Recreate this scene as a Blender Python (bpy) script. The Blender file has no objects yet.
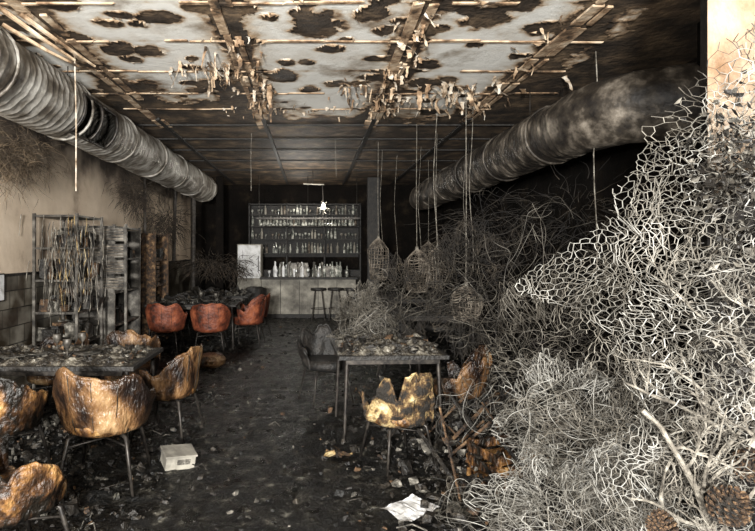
import bpy, math, random
from mathutils import Vector, Matrix, noise, Euler
random.seed(7)
R=random.random
def U(a,b): return a+(b-a)*R()
scene=bpy.context.scene
scene.view_settings.view_transform='Standard'
scene.view_settings.exposure=0.0

# ---------------------------------------------------------------- materials
def mat(name, stops, scale=4.0, rough=0.8, bump=0.0, metal=0.0, detail=6, coord='Object', rough2=None, stretch=None, distort=0.0, bscale=None, spec=None):
    m=bpy.data.materials.new(name); m.use_nodes=True
    nt=m.node_tree; n=nt.nodes; L=nt.links
    b=n['Principled BSDF']; b.inputs['Metallic'].default_value=metal; b.inputs['Roughness'].default_value=rough
    if spec is not None: b.inputs['Specular IOR Level'].default_value=spec
    tc=n.new('ShaderNodeTexCoord'); mp=n.new('ShaderNodeMapping'); L.new(tc.outputs[coord],mp.inputs['Vector'])
    if stretch: mp.inputs['Scale'].default_value=stretch
    nz=n.new('ShaderNodeTexNoise'); nz.inputs['Scale'].default_value=scale; nz.inputs['Detail'].default_value=detail
    nz.inputs['Roughness'].default_value=0.62; nz.inputs['Distortion'].default_value=distort
    L.new(mp.outputs['Vector'],nz.inputs['Vector'])
    cr=n.new('ShaderNodeValToRGB'); e=cr.color_ramp.elements
    while len(e)<len(stops): e.new(0.5)
    for i,(p,c) in enumerate(stops):
        e[i].position=p; e[i].color=(c[0],c[1],c[2],1)
    L.new(nz.outputs['Fac'],cr.inputs['Fac']); L.new(cr.outputs['Color'],b.inputs['Base Color'])
    if rough2 is not None:
        mr=n.new('ShaderNodeMapRange'); mr.inputs['From Min'].default_value=0.35; mr.inputs['From Max'].default_value=0.65
        mr.inputs['To Min'].default_value=rough; mr.inputs['To Max'].default_value=rough2
        n3=n.new('ShaderNodeTexNoise'); n3.inputs['Scale'].default_value=scale*0.6; n3.inputs['Detail'].default_value=5
        L.new(mp.outputs['Vector'],n3.inputs['Vector']); L.new(n3.outputs['Fac'],mr.inputs['Value']); L.new(mr.outputs['Result'],b.inputs['Roughness'])
    if bump>0:
        n2=n.new('ShaderNodeTexNoise'); n2.inputs['Scale'].default_value=bscale or scale*5; n2.inputs['Detail'].default_value=8
        L.new(mp.outputs['Vector'],n2.inputs['Vector'])
        bp=n.new('ShaderNodeBump'); bp.inputs['Strength'].default_value=bump; bp.inputs['Distance'].default_value=0.03
        L.new(n2.outputs['Fac'],bp.inputs['Height']); L.new(bp.outputs['Normal'],b.inputs['Normal'])
    return m

K=(0.004,0.0035,0.003)
M_floor=mat('charred_wet_floor',[(0.42,(0.002,0.002,0.002)),(0.54,(0.0065,0.006,0.005)),(0.61,(0.024,0.022,0.018)),(0.70,(0.15,0.142,0.116))],8.0,0.22,1.0,detail=15,rough2=0.65,bscale=32,spec=.35)
M_ceil=mat('charred_ceiling',[(0.3,(0.010,0.007,0.005)),(0.47,(0.042,0.029,0.019)),(0.60,(0.12,0.082,0.05)),(0.72,(0.25,0.17,0.10))],3.2,0.7,0.6,detail=12)
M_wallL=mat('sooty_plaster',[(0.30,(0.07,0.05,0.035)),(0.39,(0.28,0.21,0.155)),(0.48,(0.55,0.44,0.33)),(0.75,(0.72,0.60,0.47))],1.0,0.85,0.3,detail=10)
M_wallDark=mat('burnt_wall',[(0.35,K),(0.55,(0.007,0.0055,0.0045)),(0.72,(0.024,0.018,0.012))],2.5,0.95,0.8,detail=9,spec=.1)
M_black=mat('char_black',[(0.4,(0.005,0.0045,0.004)),(0.7,(0.025,0.02,0.016))],8,0.6,0.5)
M_blackM=mat('shade_black_matte',[(0.4,(0.002,0.0018,0.0015)),(0.7,(0.006,0.005,0.004))],8,1.0,0.3,spec=.05)  # near-black that paints darkness onto the right-hand block and the column's side
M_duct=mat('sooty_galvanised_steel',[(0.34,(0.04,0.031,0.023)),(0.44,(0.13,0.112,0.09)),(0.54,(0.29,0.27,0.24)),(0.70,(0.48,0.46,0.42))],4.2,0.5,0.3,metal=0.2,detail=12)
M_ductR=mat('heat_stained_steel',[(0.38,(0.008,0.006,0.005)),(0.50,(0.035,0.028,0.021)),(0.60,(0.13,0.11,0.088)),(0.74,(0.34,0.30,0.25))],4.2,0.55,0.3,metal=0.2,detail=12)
M_amber=mat('burnt_foam_upholstery',[(0.42,(0.007,0.005,0.003)),(0.49,(0.045,0.02,0.008)),(0.56,(0.19,0.093,0.03)),(0.64,(0.40,0.24,0.095)),(0.78,(0.62,0.48,0.30))],5.5,0.42,1.0,detail=14,stretch=(1,1,.7))
M_brownch=mat('scorched_brown_leather',[(0.39,(0.008,0.005,0.004)),(0.46,(0.040,0.020,0.010)),(0.54,(0.15,0.078,0.033)),(0.64,(0.30,0.19,0.095)),(0.78,(0.60,0.48,0.33))],4.2,0.30,0.8,detail=14,stretch=(1.1,1.1,.5),bscale=40)
M_red=mat('rust_red_upholstery',[(0.36,(0.03,0.008,0.004)),(0.48,(0.14,0.034,0.015)),(0.65,(0.32,0.095,0.04))],6,0.55,0.5,detail=9)
M_leg=mat('blackened_metal',[(0.4,(0.012,0.01,0.009)),(0.7,(0.07,0.06,0.05))],20,0.45,metal=0.5)
M_wireL=mat('ashen_wire',[(0.36,(0.05,0.045,0.037)),(0.47,(0.15,0.141,0.122)),(0.62,(0.33,0.32,0.295))],6,0.7,metal=0.1)
M_wireM=mat('grey_wire',[(0.38,(0.018,0.015,0.011)),(0.50,(0.075,0.066,0.052)),(0.66,(0.23,0.21,0.178))],3.5,0.65,metal=0.1)
M_wireD=mat('scorched_wire',[(0.38,(0.004,0.003,0.0025)),(0.54,(0.017,0.013,0.009)),(0.7,(0.075,0.06,0.042))],2.5,0.8)
M_ash=mat('ash_branch',[(0.35,(0.045,0.038,0.03)),(0.5,(0.15,0.133,0.108)),(0.68,(0.34,0.315,0.27))],14,0.85,0.6)
M_cork=mat('raw_chipboard',[(0.35,(0.24,0.14,0.075)),(0.5,(0.35,0.25,0.17)),(0.65,(0.42,0.33,0.25))],3.5,0.9,0.4,detail=9)
M_yellow=mat('yellow_foam',[(0.43,(0.010,0.007,0.004)),(0.50,(0.10,0.055,0.02)),(0.57,(0.36,0.26,0.115)),(0.70,(0.66,0.56,0.37))],7,0.8,1.0,detail=14)
M_white=mat('soiled_white',[(0.35,(0.35,0.34,0.32)),(0.5,(0.60,0.60,0.60)),(0.7,(0.74,0.74,0.75))],6,0.6)
M_grey=mat('concrete_grey',[(0.35,(0.08,0.072,0.06)),(0.5,(0.20,0.185,0.155)),(0.7,(0.38,0.355,0.30))],3,0.7,0.4,detail=10)
M_rackm=mat('rack_steel',[(0.35,(0.015,0.013,0.011)),(0.5,(0.07,0.062,0.052)),(0.7,(0.24,0.22,0.19))],8,0.5,metal=0.3)
M_deb=mat('debris_dark',[(0.35,(0.004,0.0035,0.003)),(0.55,(0.015,0.0125,0.010)),(0.7,(0.06,0.05,0.038))],9,0.5,0.6,detail=10,spec=.35)
M_deb2=mat('debris_ash',[(0.4,(0.02,0.018,0.014)),(0.55,(0.10,0.09,0.074)),(0.7,(0.36,0.335,0.29))],16,0.8,0.6,detail=10)
M_deb3=mat('debris_wood',[(0.42,(0.012,0.007,0.004)),(0.55,(0.085,0.045,0.02)),(0.7,(0.30,0.19,0.10))],12,0.8,0.6,detail=10)
M_glass=mat('sooty_glass',[(0.4,(0.05,0.053,0.047)),(0.52,(0.22,0.225,0.20)),(0.66,(0.66,0.65,0.58))],9,0.12)
M_straw=mat('dry_grass',[(0.35,(0.015,0.010,0.006)),(0.5,(0.07,0.048,0.028)),(0.7,(0.22,0.16,0.10))],5,0.9)
M_strawD=mat('burnt_grass',[(0.35,(0.008,0.005,0.003)),(0.5,(0.024,0.017,0.011)),(0.7,(0.08,0.058,0.038))],5,0.9)
M_wick=mat('burnt_wicker',[(0.38,(0.015,0.011,0.008)),(0.5,(0.10,0.08,0.06)),(0.68,(0.34,0.295,0.24))],7,0.8,0.4)

# tiled wainscot
M_tile=bpy.data.materials.new('wainscot_tiles'); M_tile.use_nodes=True
nt=M_tile.node_tree; n=nt.nodes; L=nt.links; b=n['Principled BSDF']; b.inputs['Roughness'].default_value=0.3
tc=n.new('ShaderNodeTexCoord')
sx=n.new('ShaderNodeSeparateXYZ'); cx=n.new('ShaderNodeCombineXYZ'); L.new(tc.outputs['Object'],sx.inputs[0]); L.new(sx.outputs['Y'],cx.inputs['X']); L.new(sx.outputs['Z'],cx.inputs['Y'])
br=n.new('ShaderNodeTexBrick'); br.inputs['Scale'].default_value=1.0; br.inputs['Brick Width'].default_value=0.3; br.inputs['Row Height'].default_value=0.2; br.inputs['Mortar Size'].default_value=0.006
br.inputs['Color1'].default_value=(0.12,0.108,0.088,1); br.inputs['Color2'].default_value=(0.24,0.22,0.18,1); br.inputs['Mortar'].default_value=(0.008,0.007,0.006,1)
L.new(cx.outputs[0],br.inputs['Vector'])
nz=n.new('ShaderNodeTexNoise'); nz.inputs['Scale'].default_value=3; nz.inputs['Detail'].default_value=8
mx=n.new('ShaderNodeMixRGB'); mx.blend_type='MULTIPLY'; mx.inputs[0].default_value=1
cr=n.new('ShaderNodeValToRGB'); cr.color_ramp.elements[0].position=.4; cr.color_ramp.elements[0].color=(.15,.12,.09,1); cr.color_ramp.elements[1].position=.65
L.new(tc.outputs['Object'],nz.inputs['Vector']); L.new(nz.outputs['Fac'],cr.inputs[0]); L.new(br.outputs['Color'],mx.inputs[1]); L.new(cr.outputs[0],mx.inputs[2]); L.new(mx.outputs[0],b.inputs['Base Color'])

def soot_height(m,z0,z1,dark=(0.008,0.006,0.005)):
    nt=m.node_tree; n=nt.nodes; L=nt.links; b=n['Principled BSDF']
    src=b.inputs['Base Color'].links[0].from_socket
    tc=n.new('ShaderNodeTexCoord'); s=n.new('ShaderNodeSeparateXYZ'); L.new(tc.outputs['Object'],s.inputs[0])
    nz=n.new('ShaderNodeTexNoise'); nz.inputs['Scale'].default_value=2.5; nz.inputs['Detail'].default_value=8; L.new(tc.outputs['Object'],nz.inputs['Vector'])
    ma=n.new('ShaderNodeMath'); ma.operation='MULTIPLY_ADD'; ma.inputs[1].default_value=0.9; L.new(nz.outputs['Fac'],ma.inputs[0]); L.new(s.outputs['Z'],ma.inputs[2])
    mr=n.new('ShaderNodeMapRange'); mr.inputs['From Min'].default_value=z0+.45; mr.inputs['From Max'].default_value=z1+.45; L.new(ma.outputs[0],mr.inputs['Value'])
    mx=n.new('ShaderNodeMixRGB'); mx.inputs[1].default_value=(*dark,1); L.new(mr.outputs[0],mx.inputs[0]); L.new(src,mx.inputs[2]); L.new(mx.outputs[0],b.inputs['Base Color'])
soot_height(M_cork,1.95,2.1)
soot_height(M_wallL,3.1,2.45,(0.03,0.02,0.013))

# ceiling plaster: geometry attribute "burn" drives the stain rims
M_plas=bpy.data.materials.new('peeling_plaster'); M_plas.use_nodes=True
nt=M_plas.node_tree; n=nt.nodes; L=nt.links; b=n['Principled BSDF']; b.inputs['Roughness'].default_value=0.85
at=n.new('ShaderNodeAttribute'); at.attribute_name='burn'
tc=n.new('ShaderNodeTexCoord'); nz=n.new('ShaderNodeTexNoise'); nz.inputs['Scale'].default_value=6; nz.inputs['Detail'].default_value=14; nz.inputs['Roughness'].default_value=.72
L.new(tc.outputs['Object'],nz.inputs['Vector'])
sb=n.new('ShaderNodeMath'); sb.operation='MULTIPLY_ADD'; sb.inputs[1].default_value=0.8; L.new(nz.outputs['Fac'],sb.inputs[0]); L.new(at.outputs['Fac'],sb.inputs[2])
cr=n.new('ShaderNodeValToRGB'); e=cr.color_ramp.elements
st=[(0.33,(0.02,0.014,0.010)),(0.40,(0.10,0.06,0.032)),(0.47,(0.36,0.25,0.155)),(0.55,(0.58,0.49,0.385)),(0.66,(0.66,0.62,0.555)),(0.95,(0.80,0.785,0.74))]
while len(e)<len(st): e.new(.5)
for i,(p,c) in enumerate(st): e[i].position=p; e[i].color=(*c,1)
L.new(sb.outputs[0],cr.inputs[0])
nv=n.new('ShaderNodeTexNoise'); nv.inputs['Scale'].default_value=1.3; nv.inputs['Detail'].default_value=10; nv.inputs['Roughness'].default_value=.65; L.new(tc.outputs['Object'],nv.inputs['Vector'])
cv=n.new('ShaderNodeValToRGB'); cv.color_ramp.elements[0].position=.35; cv.color_ramp.elements[0].color=(.36,.30,.24,1); cv.color_ramp.elements[1].position=.48; cv.color_ramp.elements[1].color=(1,1,1,1)
L.new(nv.outputs['Fac'],cv.inputs[0]); mxv=n.new('ShaderNodeMixRGB'); mxv.blend_type='MULTIPLY'; mxv.inputs[0].default_value=1; L.new(cr.outputs[0],mxv.inputs[1]); L.new(cv.outputs[0],mxv.inputs[2]); L.new(mxv.outputs[0],b.inputs['Base Color'])
bp=n.new('ShaderNodeBump'); bp.inputs['Strength'].default_value=.5; bp.inputs['Distance'].default_value=.02; L.new(nz.outputs['Fac'],bp.inputs['Height']); L.new(bp.outputs[0],b.inputs['Normal'])
M_tan=mat('scorched_batten',[(0.38,(0.03,0.018,0.009)),(0.46,(0.22,0.135,0.075)),(0.55,(0.48,0.35,0.23)),(0.72,(0.72,0.62,0.48))],4,0.8,0.4,detail=12)
M_peel=mat('peeling_paint',[(0.38,(0.10,0.06,0.03)),(0.48,(0.42,0.33,0.24)),(0.6,(0.62,0.57,0.49))],8,0.8,0.3)

# ---------------------------------------------------------------- mesh builder
class MB:
    def __init__(s): s.v=[]; s.f=[]; s.m=[]
    def add(s,vs,fs,mi=0,M=None):
        o=len(s.v)
        if M is not None: vs=[M@Vector(p) for p in vs]
        s.v.extend([tuple(p) for p in vs]); s.f.extend([tuple(i+o for i in f) for f in fs]); s.m.extend([mi]*len(fs))
    def box(s,c,d,mi=0,rot=None,jit=0.0,M=None):
        x,y,z=d[0]/2,d[1]/2,d[2]/2
        vs=[Vector((sx*x,sy*y,sz*z)) for sz in(-1,1) for sy in(-1,1) for sx in(-1,1)]
        if jit: vs=[p+Vector((U(-jit,jit)*d[0],U(-jit,jit)*d[1],U(-jit,jit)*d[2])) for p in vs]
        if rot: 
            E=Euler(rot).to_matrix(); vs=[E@p for p in vs]
        vs=[p+Vector(c) for p in vs]
        s.add(vs,[(0,2,3,1),(4,5,7,6),(0,1,5,4),(2,6,7,3),(0,4,6,2),(1,3,7,5)],mi,M)
    def tube(s,pts,r,k=4,mi=0,cap=True,M=None):
        P=[Vector(p) for p in pts]; N=len(P)
        if N<2: return
        vs=[];up=None
        for i in range(N):
            t=(P[min(i+1,N-1)]-P[max(i-1,0)])
            if t.length<1e-7: t=Vector((0,0,1))
            t.normalize()
            if up is None:
                up=t.orthogonal().normalized()
            else:
                up=(up-t*up.dot(t)); 
                if up.length<1e-5: up=t.orthogonal()
                up.normalize()
            w=t.cross(up); rr=r[i] if isinstance(r,(list,tuple)) else r
            for j in range(k):
                a=2*math.pi*j/k; vs.append(P[i]+(up*math.cos(a)+w*math.sin(a))*rr)
        fs=[]
        for i in range(N-1):
            for j in range(k):
                fs.append((i*k+j,i*k+(j+1)%k,(i+1)*k+(j+1)%k,(i+1)*k+j))
        if cap and k>2:
            fs.append(tuple(reversed(range(k)))); fs.append(tuple((N-1)*k+j for j in range(k)))
        s.add(vs,fs,mi,M)
    def lathe(s,prof,k=16,c=(0,0,0),mi=0,M=None,sc=(1,1)):
        vs=[];fs=[]
        for (r,z) in prof:
            for j in range(k):
                a=2*math.pi*j/k; vs.append((c[0]+r*math.cos(a)*sc[0],c[1]+r*math.sin(a)*sc[1],c[2]+z))
        for i in range(len(prof)-1):
            for j in range(k): fs.append((i*k+j,i*k+(j+1)%k,(i+1)*k+(j+1)%k,(i+1)*k+j))
        fs.append(tuple(reversed(range(k)))); fs.append(tuple((len(prof)-1)*k+j for j in range(k)))
        s.add(vs,fs,mi,M)
    def obj(s,name,mats,loc=(0,0,0),rz=0,rx=0,ry=0,smooth=False,bevel=0,scale=1):
        me=bpy.data.meshes.new(name); me.from_pydata(s.v,[],s.f); me.update()
        for m in mats: me.materials.append(m)
        me.polygons.foreach_set('material_index',s.m)
        if smooth: me.polygons.foreach_set('use_smooth',[True]*len(s.f))
        o=bpy.data.objects.new(name,me); scene.collection.objects.link(o)
        o.location=loc; o.rotation_euler=(rx,ry,rz); o.scale=(scale,)*3
        if bevel:
            b=o.modifiers.new('bevel','BEVEL'); b.width=bevel; b.segments=2; b.limit_method='ANGLE'
        return o

# ---------------------------------------------------------------- room shell
CH=3.5
XL,XR,YB=-3.35,3.7,15.5
def floor_h(x,y):
    h=max(0,noise.noise(Vector((x*1.5,y*1.5,0)))*.03+noise.noise(Vector((x*7,y*7,3)))*.02)
    return h+max(0,abs(x)-1.3)*.012
b=MB(); nx,ny=190,400; vs=[];fs=[]
for j in range(ny+1):
    for i in range(nx+1):
        x=XL+(XR-XL)*i/nx; y=-1+(YB+1)*(j/ny)**1.25
        rough=.018 if abs(x-.0)<1.0 else .035
        vs.append((x,y,floor_h(x,y)+rough*max(0,noise.noise(Vector((x*17,y*17,8))))+.014*noise.noise(Vector((x*40,y*40,2)))))
for j in range(ny):
    for i in range(nx):
        a=j*(nx+1)+i; fs.append((a,a+1,a+nx+2,a+nx+1))
b.add(vs,fs); b.obj('floor',[M_floor],smooth=True)
b=MB(); b.box(((XL+XR)/2,7.25,CH+.1),(XR-XL+.4,16.5,.2)); b.obj('ceiling',[M_ceil])
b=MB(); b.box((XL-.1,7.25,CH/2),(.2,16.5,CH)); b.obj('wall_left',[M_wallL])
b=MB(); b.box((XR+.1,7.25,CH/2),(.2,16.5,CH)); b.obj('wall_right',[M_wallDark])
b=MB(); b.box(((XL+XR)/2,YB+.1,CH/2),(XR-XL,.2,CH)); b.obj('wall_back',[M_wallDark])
b=MB(); b.box((3.40,4.15,CH/2),(.58,.5,CH-.04)); b.obj('shade_block',[M_blackM])  # added black block: stands in for darkness and hides the duct's near end
b=MB(); b.box((XL+.012,7.2,.68),(.024,16.2,1.36)); b.box((XL+.02,7.2,1.375),(.04,16.2,.03),1); b.obj('trim_wainscot',[M_tile,M_black])

seamsX=[-2.16,-.68,.87,2.2]; seamsY=[3.2,4.05,4.8,5.6,6.4,7.1]
def plaster():
    x0,x1,y0,y1,st=-3.1,2.9,2.4,8.2,0.022
    nx=int((x1-x0)/st); ny=int((y1-y0)/st)
    rnd=random.Random(21); blobs=[]
    while len(blobs)<125:
        bx,by=rnd.uniform(x0,2.6),rnd.uniform(3.6,7.4)
        rx=rnd.uniform(.05,.16)*(1 if rnd.random()<.8 else 1.5); ry=rx*rnd.uniform(.6,1.1)
        if min(abs(bx-s) for s in seamsX)<.12: continue
        blobs.append((bx,by,rx,ry,rnd.random()*9))
    val={};vs=[];idx={}
    N=noise.noise
    for j in range(ny+1):
        for i in range(nx+1):
            x=x0+i*st;y=y0+j*st
            q=.60+N(Vector((x*1.3,y*1.6,1.7)))*.34+N(Vector((x*5.5,y*5.5,4.2)))*.24+N(Vector((x*18,y*18,9)))*.09
            dx=min(abs(x-s) for s in seamsX); dy=min(abs(y-s) for s in seamsY)
            nw=.12+.08*N(Vector((x*2,y*2.2,7)))
            q=min(q,(dx-nw)*2.4+.12*N(Vector((x*14,y*14,3))))
            q-=max(0,.06-dy)*8*(.6+N(Vector((x*2,y,17))))
            lim=5.9 if x<-.68 else (6.9 if x<.87 else 7.0)
            q-=max(0,y-lim+.5*N(Vector((x*1.7,y*1.7,31))))*.8
            q-=max(0,-x-2.5)*.35
            q-=max(0,x-1.7)*max(0,y-5.2)*.25
            q-=max(0,x-2.15)*1.1
            for (bx,by,rx,ry,sd) in blobs:
                ax=(x-bx)/rx; 
                if abs(ax)>1.8: continue
                ay=(y-by)/ry
                if abs(ay)>1.8: continue
                d=math.sqrt(ax*ax+ay*ay)+.5*N(Vector((x*8,y*8,sd)))+.2*N(Vector((x*25,y*25,sd)))
                if d<1.6: q=min(q,(d-1)*.75)
            val[i,j]=q
    b=MB(); attr=[]
    for (i,j),q in val.items():
        idx[i,j]=len(vs); x=x0+i*st;y=y0+j*st
        sag=max(0,.10-q)*.12*max(0,.3+N(Vector((x*7,y*7,2)))*1.8)
        vs.append((x+N(Vector((x*20,y*20,1)))*.012,y+N(Vector((x*20,y*20,5)))*.012,CH-.010-sag)); attr.append(max(0,min(1,q)))
    fs=[]
    for j in range(ny):
        for i in range(nx):
            if (val[i,j]+val[i+1,j]+val[i+1,j+1]+val[i,j+1])/4>.0: fs.append((idx[i,j],idx[i,j+1],idx[i+1,j+1],idx[i+1,j]))
    b.add(vs,fs); o=b.obj('ceiling_plaster',[M_plas])
    a=o.data.attributes.new('burn','FLOAT','POINT'); a.data.foreach_set('value',attr)
plaster()
b=MB()
for sx_ in seamsX:
    y=1.5
    while y<7.8:
        l=U(.3,.8)
        b.box((sx_-.06+U(-.015,.015),y+l/2,CH-.016),(.085*U(.6,1.25),l*U(.85,1),.018),0,rot=(U(-.008,.008),U(-.08,.08),U(-.02,.02)),jit=.03)
        if R()<.8: b.box((sx_+.055+U(-.015,.015),y+l/2,CH-.014),(.06*U(.6,1.3),l*.85,.016),0,rot=(0,U(-.08,.08),U(-.02,.02)),jit=.03)
        y+=l
for sy_ in (4.05,4.8,5.6,6.4,7.1):
    x=-2.9
    while x<2.4:
        l=U(.15,.6)
        if R()<.6: b.box((x+l/2,sy_+U(-.02,.02),CH-.014),(l,.035*U(.6,1.3),.012),0,rot=(0,0,U(-.03,.03)),jit=.05)
        x+=l
for sy_ in (8.0,9,10,11.2,12.5): b.box((0,sy_,CH-.018),(6.3,.04,.02),1)
for sx_ in seamsX: b.box((sx_,11.4,CH-.02),(.06,7.6,.03),1)
b.obj('ceiling_battens',[M_tan,M_black])
b=MB()
def flake(x,y,z,l,w,mi=0):
    a=U(0,6.28); d=Vector((math.cos(a),math.sin(a),0)); s=Vector((-d.y,d.x,0)); n_=7; bend=U(.2,1.2); vs=[];fs=[]
    p=Vector((x,y,z)); ang=U(.2,1.2)
    for i in range(n_):
        ww=w*(1-.6*i/n_)*U(.5,1.2)
        vs+= [p-s*ww*U(.3,.7),p+s*ww*U(.3,.7)+Vector((0,0,U(-.01,.01)))]
        ang+=bend*U(-.35,.6); ang=min(ang,2.2)
        p=p+(d*math.cos(ang)-Vector((0,0,1))*math.sin(ang))*l/n_
    for i in range(n_-1): fs.append((2*i,2*i+1,2*i+3,2*i+2))
    b.add(vs,fs,mi)
for k in range(130):
    sx_=random.choice([-.68,-.68,.87,.87,2.0]); flake(sx_+random.gauss(0,.1),U(4.2,7.2),CH-.02,U(.04,.17),U(.02,.08),random.choice([0,1,1]))
for k in range(60): flake(U(-1.2,1.6),random.gauss(7.0,.25),CH-.02,U(.03,.12),U(.02,.06),random.choice([0,1]))
for k in range(55): flake(-1.0+random.gauss(0,.16),random.gauss(5.5,.2),CH-.02,U(.06,.28),U(.015,.045),random.choice([0,1,1]))
for k in range(30): flake(.55+random.gauss(0,.12),random.gauss(6.2,.3),CH-.02,U(.05,.2),U(.015,.05),random.choice([0,1]))
for k in range(60): flake(1.7+random.gauss(0,.3),random.gauss(6.4,.35),CH-.02,U(.06,.26),U(.03,.09),random.choice([0,0,1]))
for l_,x_ in ((.5,-.48),(.42,-.52),(.3,-.44),(.25,.3)): flake(x_,6.0,CH-.02,l_,.06,1)
b.obj('peeling_ceiling_paint',[M_peel,M_tan])

# ---------------------------------------------------------------- ducts
def duct(name,x,z,r,y0,y1,m,opening=None,elbow=False):
    b=MB(); k=48; path=[]; 
    if elbow:
        RB=.75
        for i in range(12,0,-1):
            a=i/12*math.radians(80); path.append((x+RB*(1-math.cos(a)),y0-RB*math.sin(a),z,a,i%2))
    y=y0
    while y<y1:
        path+=[(x,y,z,0,0),(x,y+.085,z,0,0),(x,y+.092,z,0,1),(x,y+.10,z,0,1)]; y+=.107
    vs=[];fs=[]
    for (px,yy,zz,ang,rib) in path:
        rr=r+(.004 if rib else 0)
        ox=math.cos(ang); oy=math.sin(ang)
        for j in range(k):
            a=2*math.pi*j/k; d=noise.noise(Vector((math.cos(a)*1.6,math.sin(a)*1.6,yy*1.2)))*.035+noise.noise(Vector((math.cos(a)*4,math.sin(a)*4,yy*4)))*.010
            q=(rr+d)
            vs.append((px+q*math.cos(a)*ox,yy+q*math.cos(a)*oy,zz+q*math.sin(a)))
    for i in range(len(path)-1):
        for j in range(k):
            a=2*math.pi*(j+.5)/k
            if opening and opening[0]<path[i][1]<opening[1] and abs(((a-opening[2]+math.pi)%(2*math.pi))-math.pi)<opening[3]: continue
            fs.append((i*k+j,i*k+(j+1)%k,(i+1)*k+(j+1)%k,(i+1)*k+j))
    b.add(vs,fs,0)
    yy=y0+.6
    while yy<y1:
        pts=[(x+(r+.012)*math.cos(t*math.pi/12),yy,z+(r+.012)*math.sin(t*math.pi/12)) for t in range(25)]
        b.tube(pts,.016,5,0,cap=False); yy+=1.45
    yy=y0+.8
    while yy<y1:
        b.tube([(x-r*.6,yy,z+r*.8),(x-r*.6,yy,CH-.03)],.005,4,1); b.tube([(x+r*.6,yy,z+r*.8),(x+r*.6,yy,CH-.03)],.005,4,1); yy+=2.4
    if opening:
        y_a,y_b,a0,da=opening
        for a in (a0-da,a0+da):
            c,s=math.cos(a),math.sin(a); b.tube([(x+r*1.05*c,y_a,z+r*1.05*s),(x+r*1.05*c,y_b,z+r*1.05*s)],.02,4,1)
        for y_ in (y_a,(y_a+y_b)/2,y_b):
            b.tube([(x+r*1.05*math.cos(a0+da*t/5),y_,z+r*1.05*math.sin(a0+da*t/5)) for t in range(-5,6)],.02,4,1)
    b.obj(name,[m,M_leg],smooth=True)
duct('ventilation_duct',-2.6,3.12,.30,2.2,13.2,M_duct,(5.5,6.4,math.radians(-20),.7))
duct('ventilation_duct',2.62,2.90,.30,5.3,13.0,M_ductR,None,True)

# ---------------------------------------------------------------- furniture
def armchair(name,loc,rz,m,dmg=0.05,seed=0,s=1.0,m2=None,inner=None):
    b=MB(); nth=44; nz=12; vs=[];fs=[]
    T=math.radians(118)
    off=seed*7.3
    def top(th):
        a=abs(th); t=min(1,max(0,(a-math.radians(35))/math.radians(60))); t=t*t*(3-2*t)
        return .80-.17*t - dmg*max(0,noise.noise(Vector((th*2.2,off,0)))+.25)*1.8 - dmg*.25*noise.noise(Vector((th*11,off,3)))
    for side in (0,1):
        for i in range(nth+1):
            th=-T+2*T*i/nth; zt=top(th); zb=.38
            for j in range(nz+1):
                f=j/nz; z=zb+(zt-zb)*f
                r=.235+.065*f**.7-(.028 if side else 0)
                r+=dmg*.28*noise.noise(Vector((th*3,z*9,off+side*.3)))+dmg*.12*noise.noise(Vector((th*9,z*26,off+side)))
                if j==nz: r+=(.006 if side else -.006)
                vs.append((r*math.sin(th)*1.05,-r*math.cos(th)*1.0,z))
    w=nz+1; S=(nth+1)*w
    for i in range(nth):
        for j in range(nz):
            a=i*w+j; fs.append((a,a+w,a+w+1,a+1)); c=S+a; fs.append((c,c+1,c+w+1,c+w))
        a=i*w+nz; fs.append((a,a+w,S+a+w,S+a)); a=i*w; fs.append((a,S+a,S+a+w,a+w))
    for i in (0,nth):
        for j in range(nz):
            a=i*w+j; fs.append((a,a+1,S+a+1,S+a) if i==0 else (a,S+a,S+a+1,a+1))
    b.add(vs,fs,0)
    b.lathe([(.0,.355),(.20,.36),(.245,.39),(.25,.43),(.235,.465),(.15,.475),(0.0,.47)],26,(0,.015,0),2,sc=(1.0,1.05))
    for i in (-1,0,1):
        th=i*.5; b.tube([((.235+.065*(f/6)**.7+.001)*math.sin(th)*1.05,-(.235+.065*(f/6)**.7+.001)*math.cos(th),.40+(top(th)-.42)*f/6) for f in range(7)],.003,4,1)
    b.tube([((.287)*math.sin(th)*1.05,-(.287)*math.cos(th),top(th)+.002) for th in [-T+2*T*i/nth for i in range(nth+1)]],.012,6,0)
    for sx_ in(-1,1):
        for sy_ in(-1,1):
            b.tube([(sx_*.13,sy_*.13,.37),(sx_*.175,sy_*.175,.35),(sx_*.235,sy_*.24,0.0)],[.015,.014,.009],8,1)
    b.tube([(-.19,-.19,.3),(.19,.19,.3)],.007,5,1); b.tube([(-.19,.19,.3),(.19,-.19,.3)],.007,5,1)
    return b.obj(name,[m,M_leg,inner or m],loc,rz,scale=s,smooth=True)

def table(name,loc,sx_,sy_,h=.75,rz=0,m=None):
    b=MB(); b.box((0,0,h-.018),(sx_,sy_,.036),0)
    b.box((0,0,h-.06),(sx_*.86,sy_*.86,.05),1)
    for x in(-1,1):
        for y in(-1,1):
            b.tube([(x*(sx_/2-.08),y*(sy_/2-.08),h-.04),(x*(sx_/2-.05),y*(sy_/2-.05),0)],[.02,.014],8,1)
    return b.obj(name,[m or M_black,M_leg],loc,rz,bevel=.004)

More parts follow.
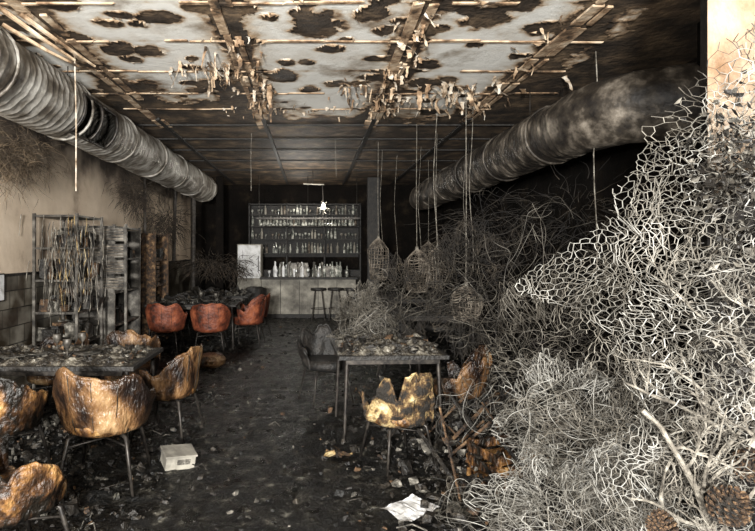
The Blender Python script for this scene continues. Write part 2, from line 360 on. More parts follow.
def rubble(name,pts_fn,n_,smin,smax,mats,weights=None,flat=.5):
    b=MB()
    for _ in range(n_):
        x,y,z=pts_fn(); s=smin+(smax-smin)*R()**3
        mi=random.choices(range(len(mats)),weights)[0] if weights else random.randrange(len(mats))
        d=(s*U(.6,1.6),s*U(.4,1.2),s*U(.2,1)*flat*1.4)
        b.box((x,y,z+d[2]*.4),d,mi,rot=(U(-.5,.5),U(-.5,.5),U(0,3.1)),jit=.3)
    return b.obj(name,mats)
def crust(name,cx_,cy_,w,d,z,seed,h=.05,m=None):
    b=MB(); nx,ny=int(w/.018),int(d/.018); vs=[];fs=[];H={}
    for j in range(ny+1):
        for i in range(nx+1):
            x=-w/2+w*i/nx; y=-d/2+d*j/ny; N=noise.noise
            q=N(Vector((x*4,y*4,seed)))*.6+N(Vector((x*12,y*12,seed+3)))*.5+N(Vector((x*30,y*30,seed+5)))*.35
            e_=min(1,(w/2-abs(x))/.06)*min(1,(d/2-abs(y))/.06); q=(q+.35)*e_
            H[i,j]=q; vs.append((x,y,z+max(0,q)*h-.001))
    for j in range(ny):
        for i in range(nx):
            if max(H[i,j],H[i+1,j],H[i+1,j+1],H[i,j+1])>0.02: a=j*(nx+1)+i; fs.append((a,a+1,a+nx+2,a+nx+1))
    b.add(vs,fs); b.obj(name,[m],(cx_,cy_,0))
M_crust=mat('melted_crust',[(0.38,(0.006,0.005,0.004)),(0.50,(0.035,0.029,0.022)),(0.60,(0.13,0.115,0.09)),(0.72,(0.42,0.39,0.33))],11,0.35,1.0,detail=13)

table('dining_table',(-2.15,4.62,0),1.55,.85)
armchair('dining_armchair',(-1.46,3.86,0),math.radians(4),M_brownch,.06,1,1.08,inner=M_amber)
armchair('dining_armchair',(-1.28,4.85,0),math.radians(80),M_brownch,.05,2,1.0,inner=M_amber)
armchair('dining_armchair',(-2.22,3.86,0),math.radians(-10),M_amber,.06,3,1.05)
armchair('dining_armchair',(-1.52,2.72,0),math.radians(-35),M_amber,.12,4,1.0)
armchair('dining_armchair',(-2.55,5.42,0),math.radians(175),M_brownch,.08,5)
armchair('dining_armchair',(-1.85,5.50,0),math.radians(186),M_brownch,.08,6)
def on_table(x0,x1,y0,y1,z): return lambda:(U(x0,x1),U(y0,y1),z)
crust('melted_table_residue',-2.15,4.62,1.5,.8,.75,3.3,.07,M_crust)
rubble('tabletop_debris',on_table(-2.85,-1.45,4.25,5.0,.77),420,.006,.05,[M_deb,M_deb2,M_deb3],[6,1.6,1],flat=.6)
table('dining_table',(-2.0,9.35,0),1.5,.8)
for (x,y,r) in ((-2.3,8.62,0),(-1.6,8.62,3),(-1.1,9.45,85),(-1.1,10.35,70)):
    armchair('red_armchair',(x,y,0),math.radians(r),M_red,.03,x*3,1.03)
table('dining_table',(-2.0,11.0,0),1.5,.8)
for (x,y,r) in ((-2.45,10.15,0),(-1.85,10.2,0),(-1.3,11.9,160),(-2.3,11.8,180)):
    armchair('charred_armchair',(x,y,0),math.radians(r),M_black,.05,x*3,1.03)
rubble('tabletop_debris',on_table(-2.65,-1.35,9.05,9.65,.75),160,.02,.10,[M_deb,M_deb2],[5,1.5],flat=.8)
rubble('tabletop_debris',on_table(-2.65,-1.35,10.7,11.3,.75),160,.02,.14,[M_deb,M_deb2],[5,1.5],flat=.8)
table('dining_table',(.68,5.05,0),.95,.85,rz=.05)
armchair('dining_armchair',(.66,4.22,0),math.radians(22),M_yellow,.22,8,.90,inner=M_amber)
armchair('dining_armchair',(1.33,4.95,0),math.radians(70),M_brownch,.12,9,.95)
armchair('charred_armchair',(.15,6.0,0),math.radians(200),M_black,.12,11,.98)
armchair('charred_armchair',(1.1,7.0,0),math.radians(160),M_black,.12,12,.98)
crust('melted_table_residue',.68,5.05,.92,.8,.75,8.3,.10,M_crust)
rubble('tabletop_debris',on_table(.25,1.1,4.7,5.4,.77),420,.008,.07,[M_deb,M_deb2,M_deb3],[5,2.0,1],flat=.8)
table('dining_table',(1.6,7.9,0),1.4,.85)
table('dining_table',(1.7,10.4,0),1.4,.85)
for (x,y,r) in ((1.2,8.7,180),(2.0,8.7,180),(1.1,9.6,0),(1.0,11.2,200)):
    armchair('charred_armchair',(x,y,0),math.radians(r),M_black,.1,x*5,1)
BOT=[(.0,0),(.036,.002),(.038,.17),(.030,.20),(.014,.235),(.0135,.29),(.016,.292),(.016,.305),(0,.306)]
GLS=[(0,0),(.034,.001),(.032,.004),(.005,.01),(.005,.075),(.02,.09),(.036,.12),(.033,.16),(.032,.161),(0,.13)]
PLT=[(0,0),(.06,.0),(.11,.018),(.112,.021),(.06,.006),(0,.006)]
for nm,(cx_,cy_),ng in (('abandoned_tableware',(-2.1,4.6),3),('abandoned_tableware',(-2.0,9.3),3)):
    b=MB()
    for k in range(4): b.lathe(PLT,18,(cx_+U(-.35,.35),cy_+U(-.25,.25),.775),0)
    for k in range(ng): b.lathe(random.choice([GLS,GLS,BOT]),12,(cx_+U(-.4,.4),cy_+U(-.3,.3),.752),1)
    b.obj(nm,[M_deb2,M_rackm],smooth=True)

# ---------------------------------------------------------------- bar
b=MB(); b.box((-.08,13.45,.47),(2.28,.5,.94),0); b.box((-.08,13.42,.965),(2.36,.62,.05),1); b.box((-.08,13.19,.05),(2.2,.02,.1),2)
for i in range(1,5): b.box((-1.22+i*.456,13.197,.5),(.012,.01,.84),2)
b.obj('bar_counter',[M_grey,M_black,M_black],bevel=.006)
b=MB()
for i in range(40):
    x=U(-1.15,.95); sc=U(.8,1.25); 
    b.lathe([(r*sc,z*sc) for r,z in random.choice([BOT,BOT,GLS])],10,(x,U(13.3,13.6),.99),random.choice([0,0,1]))
for x in (-.75,-.55,-.35,.05,.25):
    b.lathe([(.03,0),(.03,.02),(.018,.03),(.018,.3),(.03,.31),(.03,.36),(0,.37)],10,(x,13.28,.99),2)
    b.tube([(x,13.28,1.29),(x,13.18,1.30),(x,13.17,1.24)],.01,6,2)
b.box((-.35,13.5,1.16),(.5,.3,.34),3); b.box((.5,13.5,1.12),(.35,.3,.26),2)
b.obj('bar_counter_bottles',[M_glass,M_white,M_rackm,M_rackm])
b=MB()
for z in (1.55,1.95,2.3,2.62,2.92): b.box((-.2,15.3,z),(3.1,.36,.03),0)
for x in (-1.74,-.7,.35,1.34): b.box((x,15.3,1.6),(.04,.36,3.2-.5),0)
b.box((-.2,15.3,.55),(3.1,.4,1.1),0); b.box((-.2,15.47,2.2),(3.1,.02,1.5),1)
b.obj('back_bar_shelving',[M_black,M_black])
b=MB()
for z,pr in ((1.565,BOT),(1.965,GLS),(2.315,BOT),(2.635,GLS)):
    x=-1.66
    while x<1.28:
        if R()<.88:
            sc=U(.8,1.05); b.lathe([(r*sc,q*sc) for r,q in (pr if R()<.8 else BOT)],8,(x,15.2+U(-.04,.05),z),random.choice([0,0,0,1,2]))
        x+=U(.075,.11)
b.obj('shelf_bottles_and_glasses',[M_glass,M_grey,M_wick])
b=MB()
for y in (13.2,13.55): b.box((-.1,y,2.42),(2.5,.03,.03),0)
for x in (-1.3,-.1,1.1): b.box((x,13.38,2.42),(.03,.38,.03),0); b.tube([(x,13.38,2.42),(x,13.38,CH-.03)],.008,5,0)
x=-1.25
while x<1.05:
    b.lathe([(r,.0-z) for r,z in GLS],8,(x,13.38+U(-.1,.1),2.41),1); x+=U(.07,.11)
b.obj('hanging_glass_rack',[M_leg,M_glass])
M_em=bpy.data.materials.new('lit_lamp'); M_em.use_nodes=True
M_em.node_tree.nodes['Principled BSDF'].inputs['Emission Color'].default_value=(1,.93,.8,1); M_em.node_tree.nodes['Principled BSDF'].inputs['Emission Strength'].default_value=2.0
b=MB(); b.tube([(.02,12.5,CH-.03),(.02,12.5,3.15)],.01,6,0); b.tube([(-.2,12.5,3.17),(.28,12.5,3.15)],.016,8,1); b.tube([(.24,12.5,3.15),(.26,12.5,2.72)],.012,6,0)
b.lathe([(.0,0),(.04,.01),(.06,.05),(.04,.12),(.02,.16),(0,.17)],12,(.26,12.5,2.57),2)
for k in range(9): a=U(0,6.28); b.tube([(.26,12.5,2.6),(.26+.13*math.cos(a),12.5,2.62+.16*math.sin(a))],.005,4,1)
b.obj('pendant_lamp',[M_leg,M_grey,M_em])
for (x,y) in ((.15,12.75),(.55,12.8),(.9,12.7)):
    b=MB(); b.lathe([(0,.70),(.17,.70),(.185,.72),(.18,.76),(0,.77)],20,(0,0,0),0)
    for q in range(4):
        a=math.pi/4+q*math.pi/2; b.tube([(.11*math.cos(a),.11*math.sin(a),.7),(.22*math.cos(a),.22*math.sin(a),0)],.012,6,1)
    b.tube([(.17*math.cos(t*math.pi/8),.17*math.sin(t*math.pi/8),.28) for t in range(17)],.008,5,1,cap=False)
    b.obj('bar_stool',[M_black,M_leg],(x,y,0))
b=MB(); b.box((0,0,.95),(.62,.5,1.7),0); b.box((0,-.26,1.35),(.58,.02,.85),1); b.box((0,-.26,.5),(.58,.02,.75),0); b.tube([(.24,-.29,1.1),(.24,-.29,1.5)],.012,6,2)
for x in(-.25,.25):
    for y in (-.2,.2): b.box((x,y,.05),(.05,.05,.1),2)
b.obj('refrigerator',[M_grey,M_white,M_leg],(-1.62,14.3,0),bevel=.01)
b=MB(); b.box((0,0,CH/2),(.16,.16,CH-.05),0); b.box((0,0,.15),(.22,.22,.3),0); b.obj('support_post',[M_wallDark],(-2.3,13.6,0))
b=MB(); b.box((0,0,CH/2),(.30,.2,CH-.05),0); b.box((0,0,.15),(.34,.24,.3),0); b.obj('support_post',[M_black],(1.55,13.8,0))

# ---------------------------------------------------------------- left wall shelving
def rack(name,loc,w,d,h,nsh,m,louv=False):
    b=MB()
    for x in(-d/2,d/2):
        for y in(-w/2,w/2): b.box((x,y,h/2),(.03,.03,h),0)
    for i in range(nsh):
        z=.15+(h-.18)*i/(nsh-1); b.box((0,0,z),(d,w,.025),0)
        if i<nsh-1:
            for k in range(16):
                s=U(.06,.24); b.box((U(-d/2.4,d/2.4),U(-w/2.3,w/2.3),z+.013+s/2),(U(.05,.16),U(.05,.18),s),random.choice([1,1,1,1,2,3]),rot=(0,0,U(-.3,.3)),jit=.15)
    if louv:
        for k in range(7): b.box((d/2,-w/2+.1,h*.55+k*.07),(.02,.28,.05),0)
        b.box((-d/2,0,h/2),(.02,w,h*.95),0)
        b.box((0,-w/2,h/2),(d,.02,h*.95),0); b.box((0,w/2,h/2),(d,.02,h*.95),0)
    b.obj(name,[m,M_deb,M_deb2,M_deb3],loc)
rack('metal_shelving_rack',(-3.0,6.75,0),.75,.5,2.08,6,M_rackm)
rack('louvred_cabinet',(-2.98,8.0,0),1.1,.55,2.0,5,M_rackm,True)
rack('wooden_cabinet',(-2.95,9.6,0),.8,.6,1.95,5,M_deb3,True)
b=MB()
for k in range(4):
    z=1.2+k*.22; b.box((0,0,z),(.5,.02,.18),0)
    for q in range(4): b.box((0,-.015,z-.06+q*.04),(.46,.02,.015),1)
b.box((-.26,0,1.0),(.03,.04,2.0),0); b.box((.26,0,1.0),(.03,.04,2.0),0)
b.obj('louvred_shutter',[M_rackm,M_wick],(-2.78,7.38,0))
b=MB()
for k in range(90):
    x=-2.85+random.gauss(0,.17); y=6.3+U(-.1,.1); z=U(1.3,2.1); P=[]
    n_=random.randint(4,9)
    for i in range(n_): P.append((x,y,z)); z-=U(.03,.13); x+=U(-.02,.02); y+=U(-.02,.02)
    b.tube(P,[U(.001,.007) for _ in P],4,random.choice([0,0,1,1,1,2]))
b.obj('melted_plastic_strands',[M_ash,M_rackm,M_yellow])
b=MB(); b.tube([(-3.0,12.0,CH-.04),(-3.02,11.9,1.4)],.04,8); b.tube([(-3.25,10.6,CH-.04),(-3.25,10.6,.4)],.03,8); b.tube([(-2.75,12.6,CH-.04),(-2.75,12.6,.4)],.06,8)
b.obj('electrical_conduits',[M_leg])
b=MB(); b.tube([(-2.2,5.05,CH-.03),(-2.19,5.06,2.9),(-2.2,5.08,2.2)],.006,5); b.obj('dangling_cable',[M_peel])
b=MB(); b.box((0,0,0),(.01,.22,.3),0); b.box((.006,0,0),(.004,.19,.27),1); b.obj('wall_notice',[M_leg,M_white],(-3.31,5.75,1.25))

# ---------------------------------------------------------------- wires
def curl(b,start,n_,step,turn,c,rad,r,mi=0,k=3,drift=(0,0,0)):
    p=Vector(start); d=Vector((U(-1,1),U(-1,1),U(-1,1))).normalized(); w=Vector((U(-1,1),U(-1,1),U(-1,1)))*turn; P=[p.copy()]
    C=Vector(c)
    for i in range(n_):
        w+=Vector((U(-1,1),U(-1,1),U(-1,1)))*turn*.35; w*=.94
        d=(d+w.cross(d)*step*1.0).normalized()
        q=Vector(((p.x-C.x)/rad[0],(p.y-C.y)/rad[1],(p.z-C.z)/rad[2]))
        if q.length>1: d=(d-q.normalized()*.35*(q.length)).normalized()
        p=p+d*step
        if p.z<.02: p.z=.02; d.z=abs(d.z)
        P.append(p.copy())
    b.tube(P,r,k,mi,cap=False)
def tangle(name,items,mats):
    for (c,rad,n_,ln,turn,r,mi) in items:
        b=MB()
        for _ in range(n_):
            while True:
                q=Vector((U(-1,1),U(-1,1),U(-1,1)))
                if q.length<1: break
            st=(c[0]+q.x*rad[0],c[1]+q.y*rad[1],max(.03,c[2]+q.z*rad[2]))
            curl(b,st,int(ln*U(.6,1.3)),.025,turn*U(.3,1.8),c,rad,r*U(.6,1.3),random.choice(mi) if isinstance(mi,tuple) else mi)
        b.obj(name,mats)
W3=[M_wireL,M_wireM,M_wireD]
tangle('tangled_wire_heap',[
 ((1.52,3.20,.68),(.34,.38,.36),85,44,9,.0014,(0,1,1)),
 ((1.34,2.75,.30),(.40,.40,.28),85,44,9,.0013,(0,0,1)),
 ((1.55,2.60,.35),(.33,.35,.35),60,44,9,.0013,(0,1)),
 ((1.85,3.70,.60),(.5,.5,.5),50,40,8,.0018,(1,2)),
 ((1.25,4.30,.35),(.30,.3,.28),25,44,8,.0016,(0,1,2)),
 ((.98,3.15,.14),(.26,.3,.12),30,44,8,.0013,(0,1))],W3)
tangle('scorched_wire_tangle',[
 ((.50,5.40,.98),(.28,.26,.27),65,44,9,.0016,(1,1,0)),
 ((.90,5.7,1.10),(.36,.4,.38),60,40,8,.0018,(1,2)),
 ((1.75,6.1,1.35),(.45,.6,.60),80,45,5,.0024,(2,2,1)),
 ((2.4,5.2,1.5),(.5,.5,.7),45,45,4,.0022,(2,1)),
 ((1.9,5.0,.8),(.6,.6,.6),80,45,7,.0020,(1,2)),
 ((2.3,4.6,.7),(.6,.5,.6),40,45,6,.0020,(1,2)),
 ((2.6,7.4,1.7),(.6,1.2,.8),60,45,3,.004,2)],W3)

def hexnet(b,s0,s1,t0,t1,a,mask,mp_,r,mi=0,k=3,drop=.03):
    V={};E=set()
    w=math.sqrt(3)*a
    def vert(s,t):
        kx=(round(s/(a*.25)),round(t/(a*.25)))
        if kx not in V: V[kx]=(s,t)
        return kx
    j=0;t=t0
    while t<t1:
        s=s0+(w/2 if j%2 else 0)
        while s<s1:
            c=[vert(s+a*math.sin(q*math.pi/3),t+a*math.cos(q*math.pi/3)) for q in range(6)]
            for q in range(6):
                e=(c[q],c[(q+1)%6]); e=e if e[0]<=e[1] else (e[1],e[0]); E.add(e)
            s+=w
        t+=a*1.5; j+=1
    for (p,q) in sorted(E):
        A=V[p];B=V[q]
        if not mask((A[0]+B[0])/2,(A[1]+B[1])/2) or R()<drop: continue
        vert_e=abs(A[0]-B[0])<a*.2
        PA,PB=mp_(*A),mp_(*B)
        b.tube([PA,PB],r*(1.5 if vert_e else 1),k,mi,cap=False)
def inpoly(poly):
    def f(x,y):
        c=False;n_=len(poly)
        for i in range(n_):
            x1,y1=poly[i];x2,y2=poly[(i+1)%n_]
            if (y1>y)!=(y2>y) and x<(x2-x1)*(y-y1)/(y2-y1)+x1: c=not c
        return c
    return f
POLY=[(-.03,1.47),(.34,1.73),(.53,1.98),(.70,2.20),(.83,2.36),(1.3,2.66),(1.3,.1),(.40,.1),(.42,.5),(.36,.85),(.50,1.05),(.40,1.28),(.19,1.38)]
def netmap(off,amp,seed,shear=0,foldA=.09):
    def f(s,t):
        def n3v(fr,o=0): return Vector((noise.noise(Vector((s*fr,t*fr,seed+o))),noise.noise(Vector((s*fr,t*fr,seed+9+o))),noise.noise(Vector((s*fr,t*fr,seed+17+o)))))
        d=n3v(2.5)*amp+n3v(7)*amp*.6+n3v(16)*.035+n3v(40)*.012
        fold=foldA*math.sin(s*9+t*5+seed)+foldA*.35*math.sin(s*23-t*8+seed*2)
        return Vector((1+.6*s+d.x*.8+.8*fold,2.6-.8*s+off+d.y*1.3+.6*fold,t+d.z*.7+shear*s))
    return f
b=MB()
m0=inpoly(POLY)
hexnet(b,-.1,1.35,.0,2.7,.0185,m0,netmap(0,.07,3.1,0,.06),.0012,0,4,.03)
hexnet(b,-.1,1.35,.0,2.7,.0195,m0,netmap(.07,.10,13.7,0,.07),.0011,1,3,.08)
m1=inpoly([(.30,1.55),(.75,2.1),(1.3,2.5),(1.3,.1),(.5,.1),(.55,.9)])
hexnet(b,.2,1.35,.0,2.7,.019,m1,netmap(.16,.16,8.7,.0),.0012,1,3,.08)
m2=inpoly([(.45,1.3),(.8,1.8),(1.3,2.1),(1.3,.1),(.45,.1)])
hexnet(b,.2,1.35,.0,2.4,.019,m2,netmap(-.08,.14,5.2,.05,.10),.0012,0,3,.22)
b.obj('hexagonal_wire_netting',[M_wireL,M_wireM])
b=MB()
def blob(c,rad,seed):
    def f(s,t):
        a=s*2*math.pi; ph=(t-.5)*math.pi
        n1=1+.6*noise.noise(Vector((math.cos(a)*1.5,math.sin(a)*1.5,t*4+seed)))+.35*noise.noise(Vector((math.cos(a)*5,math.sin(a)*5,t*12+seed)))
        cr_=max(.15,math.cos(ph*.85))*n1
        return Vector((c[0]+rad[0]*cr_*math.cos(a),c[1]+rad[1]*cr_*math.sin(a),max(.02,c[2]+rad[2]*math.sin(ph)*n1)))
    return f
def patchy(seed): return lambda s,t: noise.noise(Vector((s*6,t*6,seed)))>-.08
for (c,rad,seed,mi,r) in (((.52,5.4,.98),(.30,.28,.28),1,1,.0016),((.92,5.7,1.1),(.33,.3,.38),2,0,.0018),((1.7,5.9,1.2),(.45,.4,.6),3,0,.0024),((1.50,3.25,.62),(.36,.33,.34),4,2,.0015),((1.33,2.75,.28),(.38,.36,.28),5,2,.0014),((1.6,2.9,.55),(.33,.3,.35),15,1,.0014),((1.9,4.3,.7),(.5,.5,.6),6,1,.0018)):
    hexnet(b,0,1,.02,.98,.017,patchy(seed),blob(c,rad,seed),r,mi,3,.10)
b.obj('rolled_wire_netting',[M_wireD,M_wireM,M_wireL])

# ---------------------------------------------------------------- hanging cords and wicker lanterns
def lantern(x,y,ztop,h,w,name='wicker_pendant_lantern'):
    b=MB(); prof=[(0.05,0),(.30,-.10),(.48,-.28),(.50,-.6),(.42,-.85),(.36,-1.0)]
    n_=20; sd=R()*20
    def wob(px,py,pz):
        v=Vector((px*5,py*5,pz*4+sd)); return (px+.05*noise.noise(v),py+.05*noise.noise(v+Vector((5,0,0))),pz+.03*noise.noise(v+Vector((0,9,0))))
    for q in range(n_):
        if R()<.15: continue
        a=2*math.pi*q/n_; b.tube([wob(w*r*math.cos(a),w*r*math.sin(a),z*h) for r,z in prof[:random.choice([5,6,6,6])]],.006,4,0)
    for i in range(22):
        f=i/21*(len(prof)-1.001); k=int(f); g=f-k; r=(prof[k][0]*(1-g)+prof[k+1][0]*g)*w; z=(prof[k][1]*(1-g)+prof[k+1][1]*g)*h
        t0=random.randrange(20); tl=random.choice([9,13,17,21])
        b.tube([wob(r*math.cos(t*math.pi/10),r*math.sin(t*math.pi/10),z+U(-.012,.012)) for t in range(t0,t0+tl)],.006,4,0,cap=False)
    b.tube([(0,0,-.02),(U(-.03,.03),0,(CH-ztop)*.5),(0,0,CH-ztop-.03)],.005,5,1); b.lathe([(0,0),(.03,0),(.02,.06),(0,.07)],8,(0,0,-.02),1)
    b.obj(name,[M_wick,M_ash],(x,y,ztop))
lantern(1.52,7.9,1.66,.62,.36); lantern(1.12,9.2,1.85,.70,.34); lantern(1.95,8.5,1.68,.62,.36); lantern(1.78,6.3,1.24,.40,.34); lantern(2.35,11.0,1.8,.7,.4)
for (x,y,z0) in ((1.62,10.5,1.4),(1.27,9.9,1.5),(2.05,7.0,1.4),(-.95,8.5,2.6),(2.6,5.0,1.0),(1.55,6.8,1.4),(1.9,9.6,1.3),(.4,9.0,2.9),(2.3,8.2,1.2)):
    b=MB(); P=[(x+noise.noise(Vector((x,z,1)))*.05,y,z) for z in [CH-.03-(CH-z0)*i/8 for i in range(9)]]; b.tube(P,.005,4)
    b.obj('hanging_cord',[M_ash])

# ---------------------------------------------------------------- dried foliage
def foliage(name,items,m):
    for (c,rad,n_,ln,r) in items:
        b=MB()
        for _ in range(n_):
            p=Vector((c[0]+random.gauss(0,rad[0]*.4),c[1]+random.gauss(0,rad[1]*.4),c[2]+random.gauss(0,rad[2]*.4)))
            d=(p-Vector(c)+Vector((U(-.3,.3),U(-.3,.3),U(-.4,.2)))).normalized(); P=[p.copy()]
            l=ln*U(.4,1.2)
            for i in range(5):
                d=(d+Vector((U(-.3,.3),U(-.3,.3),U(-.35,.15)))).normalized(); p=p+d*l/5; P.append(p.copy())
            P=[Vector((min(XR-.03,max(XL+.03,q.x)),q.y,max(.03,min(CH-.03,q.z)))) for q in P]
            b.tube(P,[r,r,r*.8,r*.6,r*.4,r*.2],3,0,cap=False)
        b.obj(name,[m])
foliage('dried_hanging_foliage',[((-3.08,5.5,2.52),(.20,.5,.3),480,.22,.0028),((-3.15,6.0,2.75),(.15,.9,.3),400,.26,.003)],M_straw)
foliage('dried_hanging_foliage',[((-3.0,9.3,2.6),(.3,.8,.35),460,.32,.0045),((-2.95,11.0,2.2),(.4,.8,.4),420,.4,.006)],M_strawD)
foliage('charred_foliage',[((-2.3,12.3,1.3),(.8,.6,.3),420,.25,.007),((-1.75,12.6,1.2),(.4,.5,.3),200,.22,.007)],M_strawD)
foliage('charred_foliage',[((3.1,6.4,2.0),(.5,1.2,.5),220,.4,.004),((2.9,9.0,2.0),(.7,1.5,.6),350,.5,.006)],M_wireD)

# ---------------------------------------------------------------- right foreground
b=MB(); b.box((0,0,CH/2),(.62,.03,CH-.04),0); b.box((-.311,0,CH/2),(.006,.034,CH-.04),1)  # left side is coloured black so its edge merges into the dark
b.obj('plasterboard_column',[M_cork,M_blackM],(1.965,2.30,0))
def branch(b,p,d,l,r,depth,mi=0):
    P=[Vector(p)]; d=Vector(d).normalized(); n_=14; rr=[r]; kids=[]
    for i in range(n_):
        d=(d+Vector((U(-.3,.3),U(-.22,.22),U(-.3,.3)))).normalized(); q=P[-1]+d*l/n_
        if q.x<1.16 or q.x>1.9: break
        P.append(q); rr.append(r*(1-.65*(i+1)/n_)*U(.8,1.15))
        if depth>0 and R()<.5: kids.append((P[-1].copy(),(d+Vector((U(-.9,.9),U(-.9,.9),U(-.7,.9)))).normalized(),l*U(.2,.5),rr[-1]*.6,depth-1))
    P=[Vector((q.x,max(1.65,min(q.y,2.22)),q.z)) for q in P]
    b.tube(P,rr,6,mi)
    for k_ in kids: branch(b,*k_,mi)
b=MB()
for (p,d,l,r) in (((1.42,1.92,.5),(.02,.1,1),1.1,.012),((1.55,1.95,.9),(-.2,.1,1),.6,.010),((1.48,1.80,.45),(.12,.0,1.0),1.2,.015),((1.35,2.10,.45),(.15,0,1),.7,.008),((1.5,1.85,1.2),(.1,.0,.9),.6,.011),((1.5,1.95,1.0),(-.2,.1,.8),.45,.007),((1.36,1.85,.55),(.3,0,.9),.6,.008),((1.45,1.8,1.0),(.5,0,.5),.5,.011),((1.5,1.8,1.35),(-.15,0,1),.5,.008),((1.4,1.9,.9),(.3,.1,.8),.7,.007)):
    branch(b,p,d,l,r,3)
b.obj('ash_covered_branches',[M_ash])
b=MB()
for k in range(1300):
    c=Vector((1.57,1.98,1.95))+Vector((random.gauss(0,.08),random.gauss(0,.08),random.gauss(0,.12)))
    if k%3==0: c=Vector((1.54,1.93,1.42))+Vector((random.gauss(0,.12),random.gauss(0,.1),random.gauss(0,.3)))
    d=Vector((U(-1,1),U(-1,1),U(-1,1))).normalized(); s=d.orthogonal().normalized(); l=U(.015,.05); w=l*.3
    n3=d.cross(s)
    b.add([c,c+d*l*.5+s*w,c+d*l+n3*w*.8,c+d*l*.5-s*w,c+d*l*.5+n3*w*.6],[(0,1,4),(1,2,4),(2,3,4),(3,0,4)],random.choice([0,0,0,1,2]))
b.obj('charred_leaf_cluster',[M_deb,M_wireM,M_deb2])
def cone(loc,s,rx):
    b=MB(); b.lathe([(0,-.5),(.2,-.42),(.3,-.1),(.22,.3),(0,.5)],10,(0,0,0),1)
    for i in range(90):
        f=i/89; a=i*2.39996; z=-.45+.9*f; r=.36*math.sin(math.pi*(f*.85+.12))+.04
        o=Vector((math.cos(a),math.sin(a),0)); t=Vector((-o.y,o.x,0)); base=o*r*.5+Vector((0,0,z)); tip=o*(r+.10)+Vector((0,0,z+.12))
        b.add([base-t*.05,base+t*.05,tip+t*.07,tip+Vector((0,0,.05)),tip-t*.07,base+Vector((0,0,-.04)),tip+Vector((0,0,-.05))],[(0,1,2,3),(0,3,4),(5,6,2,1),(5,0,4,6),(2,6,3),(3,6,4)],0)
    b.obj('pine_cone',[M_deb3,M_deb],loc,0,rx,.3,scale=s)
cone((1.37,1.80,.80),.13,.5); cone((1.48,1.85,.92),.11,1.2); cone((1.22,1.90,.68),.10,-.6)
b=MB(); b.box((0,0,0),(.13,.05,.16),0,rot=(.1,.5,.2),jit=.2); b.box((.06,0,-.10),(.10,.04,.12),0,rot=(0,.9,0),jit=.25); b.obj('splintered_board',[M_cork],(1.62,2.0,1.80))
def crate(loc,rz,s):
    b=MB()
    for x in(-1,1):
        for y in(-1,1): b.box((x*.2,y*.15,.15),(.035,.035,.3),0,jit=.08)
    for z in (.05,.15,.25):
        b.box((0,-.17,z),(.44,.015,.07),0,rot=(0,U(-.06,.06),0),jit=.04); b.box((0,.17,z),(.44,.015,.07),0,jit=.04)
        b.box((-.22,0,z),(.015,.34,.07),0,jit=.04); b.box((.22,0,z),(.015,.34,.07),0,jit=.04)
    b.box((0,0,.03),(.42,.32,.02),0); b.obj('wooden_crate',[M_amber],loc,rz,scale=s)
crate((1.36,3.85,.02),.4,.9)
b=MB(); b.lathe([(.10,0),(.15,.02),(.19,.10),(.20,.18),(.21,.20),(.19,.205),(.175,.18),(.16,.06),(0,.05)],26,(0,0,0),0); b.obj('ceramic_planter',[M_deb2],(1.85,3.45,.02),scale=1.3)
b=MB(); vs=[];fs=[]
for j in range(13):
    for i in range(17):
        x=-.15+.3*i/16; y=-.11+.22*j/12
        vs.append((x+.012*noise.noise(Vector((x*12,y*12,1))),y+.012*noise.noise(Vector((x*12,y*12,4))),.03+.02*noise.noise(Vector((x*9,y*9,7)))+.012*abs(noise.noise(Vector((x*22,y*22,9))))))
for j in range(12):
    for i in range(16): a=j*17+i; fs.append((a,a+1,a+18,a+17))
b.add(vs,fs); b.obj('crumpled_paper_sheet',[M_white],(.60,3.33,.04),.7)
b=MB(); b.box((0,0,.05),(.22,.17,.10),0); b.box((0,0,.105),(.24,.19,.014),0); b.box((.02,-.087,.06),(.1,.006,.04),1); b.obj('plastic_storage_box',[M_grey,M_deb2],(-1.02,4.12,.03),.5,.15,.1,bevel=.008)
b=MB(); b.lathe([(0,0),(.15,.01),(.21,.05),(.22,.11),(.17,.17),(.08,.19),(0,.185)],20); b.obj('charred_seat_cushion',[M_brownch],(-1.42,7.6,.02))
rubble('burnt_food_remains',lambda:(.22+random.gauss(0,.05),4.35+random.gauss(0,.05),.02),26,.02,.06,[M_yellow,M_deb3])
def dist_floor():
    while True:
        x,y=U(-3.1,3.0),2.6+10.5*R()**1.7
        if -1.0<x<.5 and R()<.65: continue
        return (x,y,floor_h(x,y))
rubble('floor_debris',dist_floor,13000,.005,.038,[M_deb,M_deb2,M_deb3,M_floor],[7,1.0,.35,5],flat=.9)
rubble('floor_rubble_pile',lambda:(random.gauss(1.6,.5),U(2.6,6.5),abs(random.gauss(0,.07))),2800,.01,.07,[M_deb,M_deb2,M_deb3],[6,1.0,.5],flat=.9)
rubble('floor_rubble_pile',lambda:(random.gauss(-2.3,.4),U(2.8,6.5),abs(random.gauss(0,.03))),1400,.01,.06,[M_deb,M_deb2,M_deb3],[6,1,.5],flat=.9)
b=MB()
for k in range(350):
    x,y,_=dist_floor(); x*=.9; a=U(0,3.14); l=U(.04,.2); b.tube([(x,y,.03),(x+math.cos(a)*l*.5,y+math.sin(a)*l*.5,.04+U(0,.03)),(x+math.cos(a+.2)*l,y+math.sin(a+.2)*l,.03)],U(.002,.005),4,random.choice([0,0,1]))
b.obj('scattered_twigs',[M_deb,M_deb2,M_deb3])
b=MB()
for k in range(26):
    x,y=U(.9,2.3),U(3,5.5); a=U(0,6.28); l=U(.3,.8); b.tube([(x,y,.05),(x+math.cos(a)*l*.6,y+math.sin(a)*l*.6,.05+l*.6)],U(.006,.015),5,random.choice([0,2]))
b.obj('fallen_battens',[M_deb,M_deb2,M_deb3])
b=MB(); 
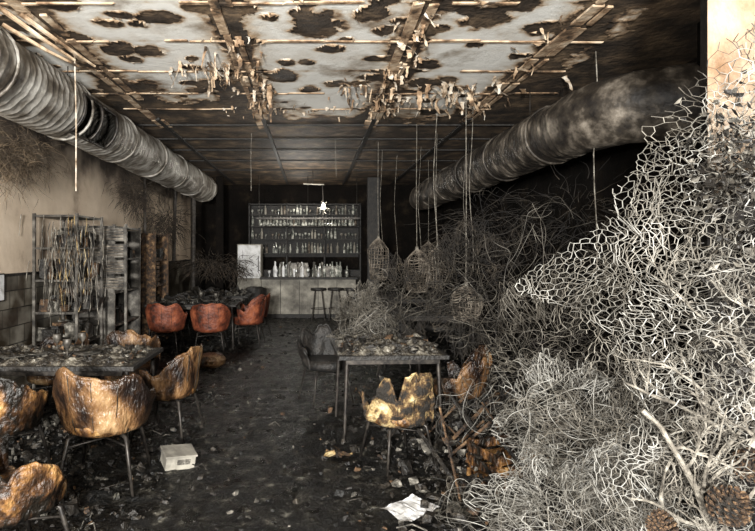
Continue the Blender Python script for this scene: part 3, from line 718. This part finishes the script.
for (p,q) in (((-2.35,4.05,CH-.03),(-2.0,4.6,3.25)),((-2.25,4.2,CH-.03),(-1.95,4.9,3.3)),((-2.5,4.4,CH-.03),(-2.1,4.9,3.3))):
    b.tube([p,((p[0]+q[0])/2+.03,(p[1]+q[1])/2,(p[2]+q[2])/2-.03),q],[.02,.016,.01],4,0)
b.obj('broken_ceiling_laths',[M_tan])

# ---------------------------------------------------------------- lights
def area(name,loc,tgt,size,power,col):
    l=bpy.data.lights.new(name,'AREA'); l.size=size; l.energy=power; l.color=col
    o=bpy.data.objects.new(name,l); scene.collection.objects.link(o); o.location=loc
    o.rotation_euler=(Vector(tgt)-Vector(loc)).to_track_quat('-Z','Y').to_euler(); return o
def point(name,loc,power,col,r=.15):
    l=bpy.data.lights.new(name,'POINT'); l.energy=power; l.color=col; l.shadow_soft_size=r
    o=bpy.data.objects.new(name,l); scene.collection.objects.link(o); o.location=loc
area('front_fill_light',(-.9,-3.2,1.9),(-.3,7,2.3),.5,1600,(1,.985,.94))  # added unseen light, set back behind the camera for a gentler falloff
area('hand_torch',(-.30,-.15,1.85),(-.7,6,3.2),.12,190,(1,.985,.94))
point('room_fill_light',(-.5,8.2,2.2),28,(1,.96,.89)); point('room_fill_light',(-.4,12.0,2.6),55,(1,.95,.86));  # unseen fill lights added to lift the middle and far room
point('bar_bulb',(.3,12.3,2.5),28,(1,.94,.84),.05); point('back_bar_fill',(-.3,14.5,2.75),20,(1,.94,.84),.05)  # first is the pendant's bulb; second is an unseen fill added for the bottles
w=bpy.data.worlds.new('world'); scene.world=w; w.use_nodes=True; w.node_tree.nodes['Background'].inputs[0].default_value=(.6,.7,.8,1); w.node_tree.nodes['Background'].inputs[1].default_value=.03

# ---------------------------------------------------------------- camera
c=bpy.data.cameras.new('camera'); co=bpy.data.objects.new('camera',c); scene.collection.objects.link(co)
co.location=(0,0,1.65); co.rotation_euler=(math.radians(90),0,0)
c.sensor_width=36; c.lens=545/755*36; c.shift_x=(377.5-312)/755; c.shift_y=-(265.5-250)/755; c.clip_start=.05
scene.camera=co
